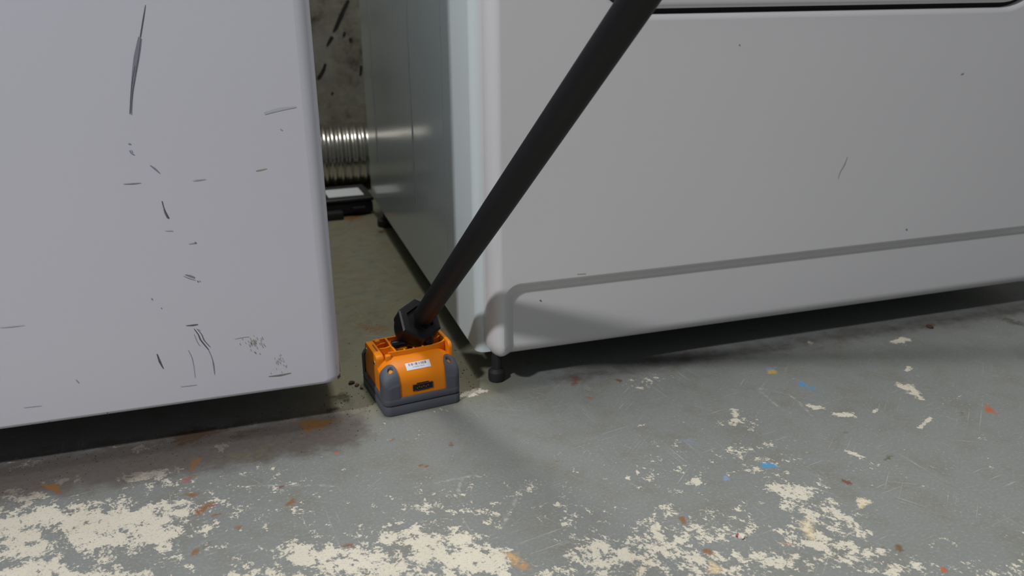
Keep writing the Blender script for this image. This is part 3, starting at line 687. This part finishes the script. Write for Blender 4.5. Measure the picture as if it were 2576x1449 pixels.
# door opening
DOX0, DOX1, DOZ0, DOZ1, DOR = L_(.093), L_(.607), .3474, .76, .062
def door_off(d): return offset_loop(DOX0, DOX1, DOZ0, DOZ1, DOR, d, d, d, n=16, dens=8)
bm = bmesh.new()
go, gi = gpath(GW), gpath(-GW)
LOOP0 = offset_loop(*rect, .0025, 0, 0, 0, dens=300)
onb = lambda p: abs(p[1] - rect[2]) < 1e-7
low = [p for p in LOOP0 if onb(p) and GXL + GW + .0005 < p[0] < GXR - GW - .0005]
rest = [p for p in LOOP0 if not (onb(p) and GXL - GW - .0002 < p[0] < GXR + GW + .0002)]
k0 = max(range(len(rest)), key=lambda i: (onb(rest[i - 1]) or rest[i - 1][1] < rect[2] + .01) * (rest[i][0] - rest[i - 1][0]))
rest = rest[k0:] + rest[:k0]
PR = .006
fill(bm, [rest + go, door_off(PR)], 0)
fill(bm, [gi + sorted(low, key=lambda p: -p[0])], GD)
NG = 12
loft(bm, [[(p[0], gdepth(-GW + 2 * GW * k / NG), p[1]) for p in gpath(-GW + 2 * GW * k / NG)] for k in range(NG + 1)], False, False, closed=False)
roll_frame(bm, rect, .0025, RX, .016, .004, RY, .030, groove, n=9, dens=300)
# rolled lip of the door opening
LL = []
for k in range(7):
    a = math.pi / 2 * k / 6; LL.append([(p[0], PR * (1 - math.cos(a)) * 1.1, p[1]) for p in door_off(PR * (1 - math.sin(a)))])
LL.append([(p[0], .03, p[1]) for p in door_off(0)])
loft(bm, LL, False, False)
bmesh.ops.remove_doubles(bm, verts=bm.verts, dist=.00003)
o = frombm('front_panel', bm, ENAMEL_D, dr, 30); wn = o.modifiers.new('weighted', 'WEIGHTED_NORMAL'); wn.keep_sharp = True; wn.weight = 100
# added black ring, stands in for shade in the gap round the door
bm = bmesh.new(); loft(bm, [[(p[0], .0085, p[1]) for p in door_off(.001)], [(p[0], .0075, p[1]) for p in door_off(-.002)], [(p[0], .0085, p[1]) for p in door_off(-.0055)]], False, False)
frombm('gap_shade_ring', bm, BLACKIN, dr)
# door leaf
bm = bmesh.new(); LL = [[(p[0], .03, p[1]) for p in door_off(-.0042)]]
for k in range(6):
    a = math.pi / 2 * k / 5; LL.append([(p[0], -.002 + .006 * (1 - math.sin(a)), p[1]) for p in door_off(-.0042 - .006 * (1 - math.cos(a)))])
loft(bm, LL, True, True)
frombm('door', bm, ENAMEL_D, dr, 50)
bm = bmesh.new(); add_box(bm, DOX0 - .01, DOX1 + .01, .031, .036, DOZ0 - .01, DOZ1 + .01)
frombm('door_gasket', bm, BLACKIN, dr, smooth=False)
# cabinet, rounded front upright
bm = bmesh.new()
P = [(L_(DX1), .70), (L_(DX1), .038)] + [(L_(DX1 - .010 + .010 * math.cos(a)), .038 - .0095 * math.sin(a)) for a in [math.pi / 2 * i / 6 for i in range(1, 7)]]
P += [(L_(.010 - .010 * math.sin(a)), .038 - .0095 * math.cos(a)) for a in [math.pi / 2 * i / 6 for i in range(7)]] + [(L_(0), .70)]
add_poly_prism(bm, P, DZ0 + .001, DZ1 + .002)
frombm('cabinet', bm, ENAMEL_S, dr, 25)
for y_, w_, d_ in ((.307, .0026, .0011), (.603, .0030, .0011), (.140, .0012, .0004)):
    bm = bmesh.new(); add_box(bm, L_(-d_), L_(.001), y_ - w_ / 2, y_ + w_ / 2, DZ0 + .075, DZ1 - .03, .0003, 2)
    frombm('side_seam', bm, ENAMEL_W, dr)
bm = bmesh.new(); add_box(bm, L_(.02), L_(DX1 - .02), .04, .68, DZ0 + .012, DZ0 + .02)
frombm('base_pan', bm, BLACKIN, dr)
bm = bmesh.new(); add_box(bm, L_(-.001), L_(DX1 + .001), -.001, .702, DZ1 + .004, DZ1 + .035, .012, 4)
frombm('top_panel', bm, ENAMEL_D, dr)
feet(dr, [(L_(.0205), .031, .0085), (L_(DX1 - .06), .16), (L_(.010), .622), (L_(DX1 - .03), .64)], .0145, DZ0)
for V, F, m_ in scuffs(DSCUFF, -.00025, dr, 'scuff', -1):
    V = [(p[0], p[1] + (GD if p[2] < GZT - GW else 0), p[2]) for p in V]
    pyd('scuff', V, F, m_, dr, smooth=False)

# ------------------------------------------------------------------ foil duct along the back wall
DCY, DCZ, DRR = .925, .0625, .0605
du = empty('exhaust_duct', (-.2, DCY, 0)); tag(du, 'ribbed silver foil exhaust duct lying on the floor behind both machines', 'duct')
bm = bmesh.new(); loops = []; x = -.75; pitch = .0145
n_ = int((.42 + .75) / pitch)
for i in range(n_ * 6 + 1):
    xx = -.75 + i * pitch / 6; r = DRR - .0018 + .0018 * math.cos(2 * math.pi * i / 6)
    k = .0005 * math.sin(i * .9)
    loops.append([(xx + .2 + .008 * math.sin(a) * 0 + .0022 * math.cos(a), (r + k) * math.cos(a), DCZ + (r + k) * math.sin(a)) for a in [2 * math.pi * j / 40 for j in range(40)]])
loft(bm, loops, False, False)
frombm('hose', bm, FOIL, du, 60)
bm = bmesh.new(); add_tube(bm, [(.62, 0, DCZ), (.66, 0, DCZ)], DRR + .002, 40, False); add_tube(bm, [(.655, 0, DCZ), (.665, 0, DCZ)], DRR + .003, 40)
frombm('end_collar', bm, CHROME, du)

# ------------------------------------------------------------------ black box with a white label in the gap
bx = empty('plastic_box', (-.06, .735, 0), math.radians(3)); tag(bx, 'low black plastic box with a white lid label, at the back of the gap', 'box')
bm = bmesh.new(); add_box(bm, -.085, .060, -.038, .058, .0035, .0235, .004, 3); frombm('body', bm, PLASTIC, bx)
bm = bmesh.new(); add_box(bm, -.087, .062, -.040, .060, .0242, .0312, .003, 3); frombm('lid', bm, PLASTIC, bx)
bm = bmesh.new(); add_box(bm, -.012, .048, -.022, .034, .0312, .0316); frombm('paper_label', bm, LABELP, bx, smooth=False)
bm = bmesh.new(); add_box(bm, .024, .046, -.043, -.037, .011, .016, .001); frombm('catch', bm, RUBBER, bx)
for x0, x1, y0 in ((-.083, .006, -.056), (.030, .056, -.034), (-.08, -.05, .03), (.030, .056, .03)):
    bm = bmesh.new(); add_box(bm, x0, x1, y0, y0 + .024, 0, .013 if y0 < -.05 else .006, .002); frombm('foot', bm, RUBBER, bx)

# ------------------------------------------------------------------ the orange and grey tool on its black pole
T = empty('pole_tool', (-.09896, -.01286, 0), math.radians(6.775))
tag(T, 'orange and grey box-shaped tool head on a slanting black pole, standing in the gap', 'tool')
mm = .001
def sc(P): return [tuple(c * mm for c in p) for p in P]
UW, VD = 75.0, 82.0
def stack(loops, m_, name, r0=7.0):
    bm = bmesh.new()
    loft(bm, [[(p[0] * mm, p[1] * mm, z * mm) for p in rrect(i, UW - i, i, VD - i, max(.5, r0 - i), 8)] for i, z in loops]); return frombm(name, bm, m_, T, 40)
stack([(1.0, 0), (.25, .5), (0, 1.4), (0, 9.0), (.35, 9.5), (1.3, 9.6)], GREY, 'base')
stack([(1.3, 9.5), (1.3, 10.6)], GROOVE, 'gasket')  # near-black filler ring in the groove between base and bumper
stack([(1.3, 10.5), (.35, 10.6), (0, 11.1), (0, 16.7), (.4, 17.3), (2.6, 17.4)], GREY, 'bumper')

# pillow-shaped orange housing : profile over v, domed over u
prof = [(1.6, 13), (1.6, 20), (1.6, 27), (1.9, 31), (2.8, 34.6), (4.4, 37.8), (6.8, 40.8), (9.6, 43.2), (13, 45.4), (17, 47.2), (21, 48.4), (24, 48.9), (25, 48.9), (25.1, 42), (34, 41.5), (41, 41.5), (57, 42), (57.1, 48.9), (58, 48.9), (61, 48.4), (65, 47.2), (69, 45.4), (72.4, 43.2), (75.2, 40.8), (77.6, 37.8), (79.2, 34.6), (80.1, 31), (80.4, 27), (80.4, 20), (80.4, 13)]
def dome(u, z):
    t = abs(u - 37.5) / 36.0
    drop = 1 - .02 * t ** 2 - .25 * max(0, (t - .55) / .45) ** 2.2
    return 13 + (z - 13) * drop
def edge_in(t): return 0
us = [1.5 + (72.0) * (.5 - .5 * math.cos(math.pi * i / 28)) for i in range(29)]
bm = bmesh.new(); loops = []
for u in us:
    e = min(u - 1.5, 73.5 - u); ins = 7.5 - math.sqrt(max(0, 7.5 ** 2 - (7.5 - min(e, 7.5)) ** 2))
    kk = (39.4 - ins) / 39.4
    loops.append([(u * mm, (41 + (v - 41) * (kk if z < 46 and not 24.5 < v < 57.5 else 1 - (1 - kk) * max(0, (abs(v - 41) - 17) / 22.4))) * mm, dome(u, z) * mm) for v, z in prof])
loft(bm, loops, True, True, closed=True)
frombm('housing', bm, ORANGE, T, 38)
def zsurf(u, v):
    for (v0, z0), (v1, z1) in zip(prof, prof[1:]):
        if v0 <= v <= v1 and v1 > v0: return dome(u, z0 + (z1 - z0) * (v - v0) / (v1 - v0))
    return 40

# grey corner guards with a screw hole : a cap following the housing, with a wall down to the bumper
def Zh(u, v):
    u, v = max(1.5, u), max(1.9, v)
    for (v0, z0), (v1, z1) in zip(prof, prof[1:]):
        if v0 <= v <= v1 and v1 > v0: return dome(u, z0 + (z1 - z0) * (v - v0) / (v1 - v0))
    return 40
def guard(fu, fv):
    AX, AY, RO, RI = 15.6, 14.2, 7.0, 8.0; hx, hy, HR = 9.3, 8.3, 2.6
    B = []
    def arc(cx, cy_, r, a0, a1, n):
        for i in range(n + 1):
            a = math.radians(a0 + (a1 - a0) * i / n); B.append((cx + r * math.cos(a), cy_ + r * math.sin(a)))
    def seg(p, q, n):
        for i in range(1, n): B.append((p[0] + (q[0] - p[0]) * i / n, p[1] + (q[1] - p[1]) * i / n))
    arc(RO, RO, RO, 270, 180, 10); seg((0, RO), (0, AY - .8), 4); arc(.8, AY - .8, .8, 180, 90, 2)
    seg((.8, AY), (AX - RI - 1, AY), 4); arc(AX - RI - 1, AY - RI, RI, 90, 0, 12); seg((AX - 1, AY - RI), (AX, 1.2), 5); arc(AX - .8, .8, .8, 0, -90, 2); seg((AX - .8, 0), (RO, 0), 6)
    n = len(B); NRG = 12; bm = bmesh.new()
    mkv = lambda x, y, z: bm.verts.new(((x if not fu else UW - x) * mm, (y if not fv else VD - y) * mm, z * mm))
    def H(x, y):
        e = min(x, y) if x > RO or y > RO else RO - math.hypot(RO - x, RO - y)
        q = 1 - min(max(e, 0), 3.2) / 3.2
        return Zh(x + 1.4, y + 1.4) + 1.8 - 3.6 * (1 - math.sqrt(max(0, 1 - q * q)))
    rings = []
    for k in range(NRG + 1):
        t = 1 - (1 - k / NRG) ** 2.0; row = []
        for x, y in B:
            dx, dy = x - hx, y - hy; q = math.hypot(dx, dy); sx, sy_ = hx + dx / q * HR, hy + dy / q * HR
            row.append((sx + (x - sx) * t, sy_ + (y - sy_) * t))
        rings.append(row)
    well = [mkv(x, y, H(x, y) - 3.2) for x, y in rings[0]]
    R = [well] + [[mkv(x, y, H(x, y) - (0 if k else .25)) for x, y in row] for k, row in enumerate(rings)]
    outer = []
    for x, y in B:
        o_ = x < .5 or y < .5 or (x < RO and y < RO)
        outer.append(mkv(x, y, 16.6 if o_ else H(x, y) - 2.4))
    R.append(outer)
    for p, q in zip(R, R[1:]):
        for i in range(n):
            j = (i + 1) % n; bm.faces.new((p[i], p[j], q[j], q[i]))
    frombm('corner_guard', bm, GREY, T, 50)
for fu in (0, 1):
    for fv in (0, 1): guard(fu, fv)

# bracket : two cheek plates, tray walls and ribs
def wallpath(bm, pts, th, z0, z1):
    P = [Vector(p) for p in pts]; Lf, Rt = [], []
    for i, p in enumerate(P):
        t = (P[min(i + 1, len(P) - 1)] - P[max(i - 1, 0)]).normalized(); n = Vector((-t.y, t.x)) * th / 2; Lf.append(p + n); Rt.append(p - n)
    poly = [(q.x, q.y) for q in Lf] + [(q.x, q.y) for q in Rt[::-1]]
    add_poly_prism(bm, sc([(a, b) for a, b in poly]), z0 * mm, z1 * mm)
def cheek(u0, u1, v0, v1, z0, z1, r, name, bevel=.8):
    P = [(v0, z0), (v1, z0)] + [(v1 - r + r * math.cos(a), z1 - r + r * math.sin(a)) for a in [math.pi / 2 * i / 6 for i in range(7)]] + [(v0 + r - r * math.sin(a), z1 - r + r * math.cos(a)) for a in [math.pi / 2 * i / 6 for i in range(7)]]
    bm = bmesh.new(); add_poly_prism(bm, sc(P), u0 * mm, u1 * mm, 'x')
    bmesh.ops.recalc_face_normals(bm, faces=bm.faces)
    es = [e for e in bm.edges if len(e.link_faces) == 2 and e.calc_face_angle(0) > 1.2 and e.calc_length() < .06 and abs((e.verts[0].co - e.verts[1].co).x) < 1e-6]
    bmesh.ops.bevel(bm, geom=es, offset=bevel * mm, segments=2, profile=.5, affect='EDGES')
    return frombm(name, bm, ORANGE, T, 40)
lc = cheek(1.2, 8.6, 24, 65, 20, 51.5, 4.5, 'cheek_plate')
bm = bmesh.new(); add_box(bm, 5.0 * mm, 6.4 * mm, 36 * mm, 52 * mm, 51.3 * mm, 51.65 * mm); frombm('slot', bm, mat('dark_orange_slot', (.22, .05, .003), .6, var=.1), lc, smooth=False)
cheek(70.3, 73.9, 18.5, 60, 22, 55.0, 6.0, 'cheek_plate', .9)
for v0 in (20.8, 58.5):
    bm = bmesh.new(); add_box(bm, 9.4 * mm, 15.2 * mm, v0 * mm, (v0 + 5.5) * mm, 34 * mm, 52.0 * mm, 1.6 * mm, 3); frombm('boss', bm, ORANGE, T)
bm = bmesh.new()
wallpath(bm, [(13, 25.2), (30, 24.2), (50, 24.4), (60, 25.6), (66, 27.6), (69, 30), (71, 33)], 1.8, 36, 53.2)
frombm('tray_wall', bm, ORANGE, T, 40)
bm = bmesh.new(); wallpath(bm, [(8, 61), (70.6, 61)], 1.8, 36, 52.2); frombm('tray_wall', bm, ORANGE, T, 40)
for pts in ([(20.5, 25), (20.5, 60.5)], [(55.5, 26), (54, 60.5)]):
    bm = bmesh.new(); wallpath(bm, pts, 1.8, 40, 52.6); frombm('rib', bm, ORANGE, T, 40)
for pts in ([(56, 38), (62, 39.2), (67, 42), (70.8, 46)], [(8.6, 40), (14, 39), (20, 41)]):
    bm = bmesh.new(); wallpath(bm, pts, 1.6, 40, 52.0); frombm('rib', bm, ORANGE, T, 40)
for u in (29, 38, 47):
    bm = bmesh.new(); add_box(bm, (u - .9) * mm, (u + .9) * mm, 24.6 * mm, 27 * mm, 42 * mm, 53.6 * mm, .4 * mm); frombm('rib', bm, ORANGE, T)
# screws on the left cheek
for v_, z_ in ((59, 44.5), (31, 42.5)):
    bm = bmesh.new(); add_tube(bm, sc([(1.4, v_, z_), (.5, v_, z_), (.1, v_, z_)]), [2.3 * mm, 2.3 * mm, 1.5 * mm], 18); s_ = frombm('screw', bm, CHROME, T)
    bm = bmesh.new(); add_tube(bm, sc([(.3, v_, z_), (.05, v_, z_)]), .9 * mm, 6); frombm('recess', bm, INK, s_)

# barcode sticker following the housing
def patch(u0, u1, v0, v1, lift, nu=12, nv=6):
    V, F = [], []
    for j in range(nv + 1):
        for i in range(nu + 1):
            u = u0 + (u1 - u0) * i / nu; v = v0 + (v1 - v0) * j / nv; V.append((u * mm, (v - lift * .5) * mm, (zsurf(u, v) + lift) * mm))
    for j in range(nv):
        for i in range(nu): k = j * (nu + 1) + i; F.append((k, k + 1, k + nu + 2, k + nu + 1))
    return V, F
SU0, SU1, SV0, SV1 = 24.6, 48.0, 6.4, 12.3
V, F = patch(SU0, SU1, SV0, SV1, .22); st_ = pyd('barcode_sticker', V, F, PAPER, T)
random.seed(5); V, F = [], []; u = SU0 + 3.0
while u < SU1 - 3.6:
    wd = random.choice((.28, .28, .55, .8)); v_, f_ = patch(u, u + wd, 9.4, 11.6, .30, 1, 3); o_ = len(V); V += v_; F += [tuple(i + o_ for i in f) for f in f_]
    u += wd + random.choice((.25, .3, .55, .9))
pyd('barcode', V, F, INK, st_, smooth=False)
fc = bpy.data.curves.new('digits', 'FONT'); fc.body = '577000019033'; fc.size = 1.9; fc.align_x = 'CENTER'
fo = bpy.data.objects.new('digits', fc); C.objects.link(fo); bpy.context.view_layer.update()
dm = bpy.data.meshes.new_from_object(fo.evaluated_get(bpy.context.evaluated_depsgraph_get())); bpy.data.objects.remove(fo)
for v in dm.vertices:
    u = (SU0 + SU1) / 2 + v.co.x; vv = 7.6 + v.co.y * .8; v.co = Vector((u * mm, (vv - .15) * mm, (zsurf(u, vv) + .30) * mm))
link('serial_digits', dm, INKG, st_, smooth=False)

# connector socket in the front face
bm = bmesh.new(); add_box(bm, 28.2 * mm, 46.8 * mm, 1.35 * mm, 1.9 * mm, 21.6 * mm, 27.2 * mm); add_box(bm, 31.8 * mm, 43.4 * mm, 1.38 * mm, 1.9 * mm, 20.4 * mm, 28.6 * mm)
ps = frombm('socket', bm, GLOSS, T, smooth=False)
bm = bmesh.new()
for (x0, x1, z0, z1) in ((28.2, 46.8, 21.2, 21.6), (28.2, 46.8, 27.2, 27.6), (27.8, 28.2, 21.2, 27.6), (46.8, 47.2, 21.2, 27.6)):
    add_box(bm, x0 * mm, x1 * mm, .9 * mm, 1.7 * mm, z0 * mm, z1 * mm)
frombm('socket_rim', bm, mat('dark_rim', (.10, .03, .008), .6, var=.1), ps, smooth=False)
bm = bmesh.new()
for i in range(6):
    add_box(bm, (31.5 + i * 2.1) * mm, (32.6 + i * 2.1) * mm, 1.1 * mm, 1.5 * mm, (23.2 + (i % 2) * .9) * mm, (24.4 + (i % 2) * .9) * mm)
frombm('contacts', bm, GOLD, ps, smooth=False)

# pole, nut, knuckle and hinge pin, in the tool's own axes
RZ = Matrix.Rotation(-math.radians(6.775), 3, 'Z')
def tl(P): return RZ @ (Vector(P) - Vector(T.location))
PA, PB = tl(POLE_A), tl(POLE_B); ax = (PB - PA).normalized()
bm = bmesh.new(); n_ = 30; L = (PB - PA).length
pts = [PA + ax * (L * 2.7 * i / n_) for i in range(n_ + 1)]
add_tube(bm, pts, [POLE_R0 + (POLE_R1 - POLE_R0) * min(1, (i / n_) * 6.0) for i in range(n_ + 1)], 36)
frombm('pole', bm, POLE, T, 40)
NC = tl(NUT_C)
bm = bmesh.new(); x_, y_, _ = frame_of(ax)
h0, h1, rr = -.0105, .0085, .0222
def hexl(r, t, k=6, rot=NUT_ROT):
    return [NC + ax * t + r * (math.cos(a) * x_ + math.sin(a) * y_) for a in [rot + 2 * math.pi * i / k for i in range(k)]]
loft(bm, [hexl(rr * .90, h0), hexl(rr, h0 + .002), hexl(rr, h1 - .0035), hexl(rr * .985, h1 - .0012), hexl(rr * .90, h1), hexl(rr * .62, h1 + .0002), hexl(rr * .60, h1 - .003)])
bmesh.ops.bevel(bm, geom=[e for e in bm.edges if e.calc_length() > .012 and abs((e.verts[0].co - e.verts[1].co).normalized().dot(ax)) > .9], offset=.0026, segments=3, profile=.5, affect='EDGES')
frombm('hex_nut', bm, NUT, T, 30)
bm = bmesh.new()
add_tube(bm, [NC + ax * t for t in (h0 + .001, h0 - .002, h0 - .008, h0 - .012, h0 - .0145)], [.0195, .0195, .0175, .0135, .008], 28)
frombm('knuckle', bm, NUT, T, 40)
bm = bmesh.new(); add_tube(bm, sc([(54.0, 30.5, 51.0), (54.0, 30.5, 55), (54.0, 30.5, 60), (54, 30.5, 62)]), [.0040, .0052, .0052, .004], 20); frombm('bolt_boss', bm, NUT, T, 40)
bm = bmesh.new(); add_tube(bm, sc([(20.6, 41, 52.8), (21.4, 41, 52.8), (60, 41, 52.8)]), [.0032, .0040, .0040], 24); pin = frombm('hinge_pin', bm, GLOSS, T, 40)
bm = bmesh.new(); add_tube(bm, sc([(20.2, 41, 52.8), (20.9, 41, 52.8)]), [.0022, .0030], 20); frombm('pin_end', bm, CHROME, pin)

# ------------------------------------------------------------------ loose bits on the floor
def lump(name, x, y, r, m_, label, cat, seed, flat=.5, group=None, parent=None):
    random.seed(seed); bm = bmesh.new(); bmesh.ops.create_icosphere(bm, subdivisions=2, radius=1)
    for v in bm.verts:
        k = random.uniform(.72, 1.18); v.co = Vector((v.co.x * r * k, v.co.y * r * .72 * k, max(0, v.co.z * flat * k + flat * .55) * r))
    o = frombm(name, bm, m_, parent, 20)
    if not parent: o.location = (x, y, 0); o.rotation_euler = (0, 0, random.uniform(0, 3))
    if label: tag(o, label, cat, group)
    return o
for d in DEBRIS:
    lump(d[0], d[1], d[2], d[3], RUSTM if d[4] else GRITM, *d[5:])
chip = lump('paint_chip', CHIP[0], CHIP[1], .0036, CHIPM, 'small white and red paint chip lying on the worn pale floor, lower right', 'paint chip', 21, .55)
rp = lump('red_face', 0, 0, .0022, REDM, None, None, 22, .6, None, chip); rp.location = (.0017, -.0012, .0002)
# grit swept up around the feet of the machines
random.seed(9); V, F = [], []
def crumb(x, y, r):
    o_ = len(V); a = random.uniform(0, 6.28); h = r * random.uniform(.5, 1.1)
    for k in range(4): V.append((x + r * math.cos(a + k * 1.57) * random.uniform(.6, 1.1), y + r * math.sin(a + k * 1.57) * random.uniform(.6, 1.1), 0))
    V.append((x + r * .2, y, h)); F.extend([(o_, o_ + 1, o_ + 4), (o_ + 1, o_ + 2, o_ + 4), (o_ + 2, o_ + 3, o_ + 4), (o_ + 3, o_, o_ + 4)])
for i in range(230):
    x = random.uniform(-.46, -.11); y = -.0128 + random.gauss(.012, .016); crumb(x, y, random.uniform(.0003, .0009))
for i in range(90):
    crumb(random.gauss(-.125, .016), random.gauss(.03, .03), random.uniform(.0003, .0011))
for i in range(110):
    crumb(random.uniform(-.13, .0), random.uniform(.05, .66), random.uniform(.0003, .0009))
for i in range(60):
    crumb(random.gauss(-.012, .012), random.gauss(.05, .03), random.uniform(.0004, .0012))
g = pyd('grit', V, F, GRITM, None, smooth=False)
tag(g, 'fine dark grit and dust scattered along the machines and in the gap', 'grit', kind='stuff')
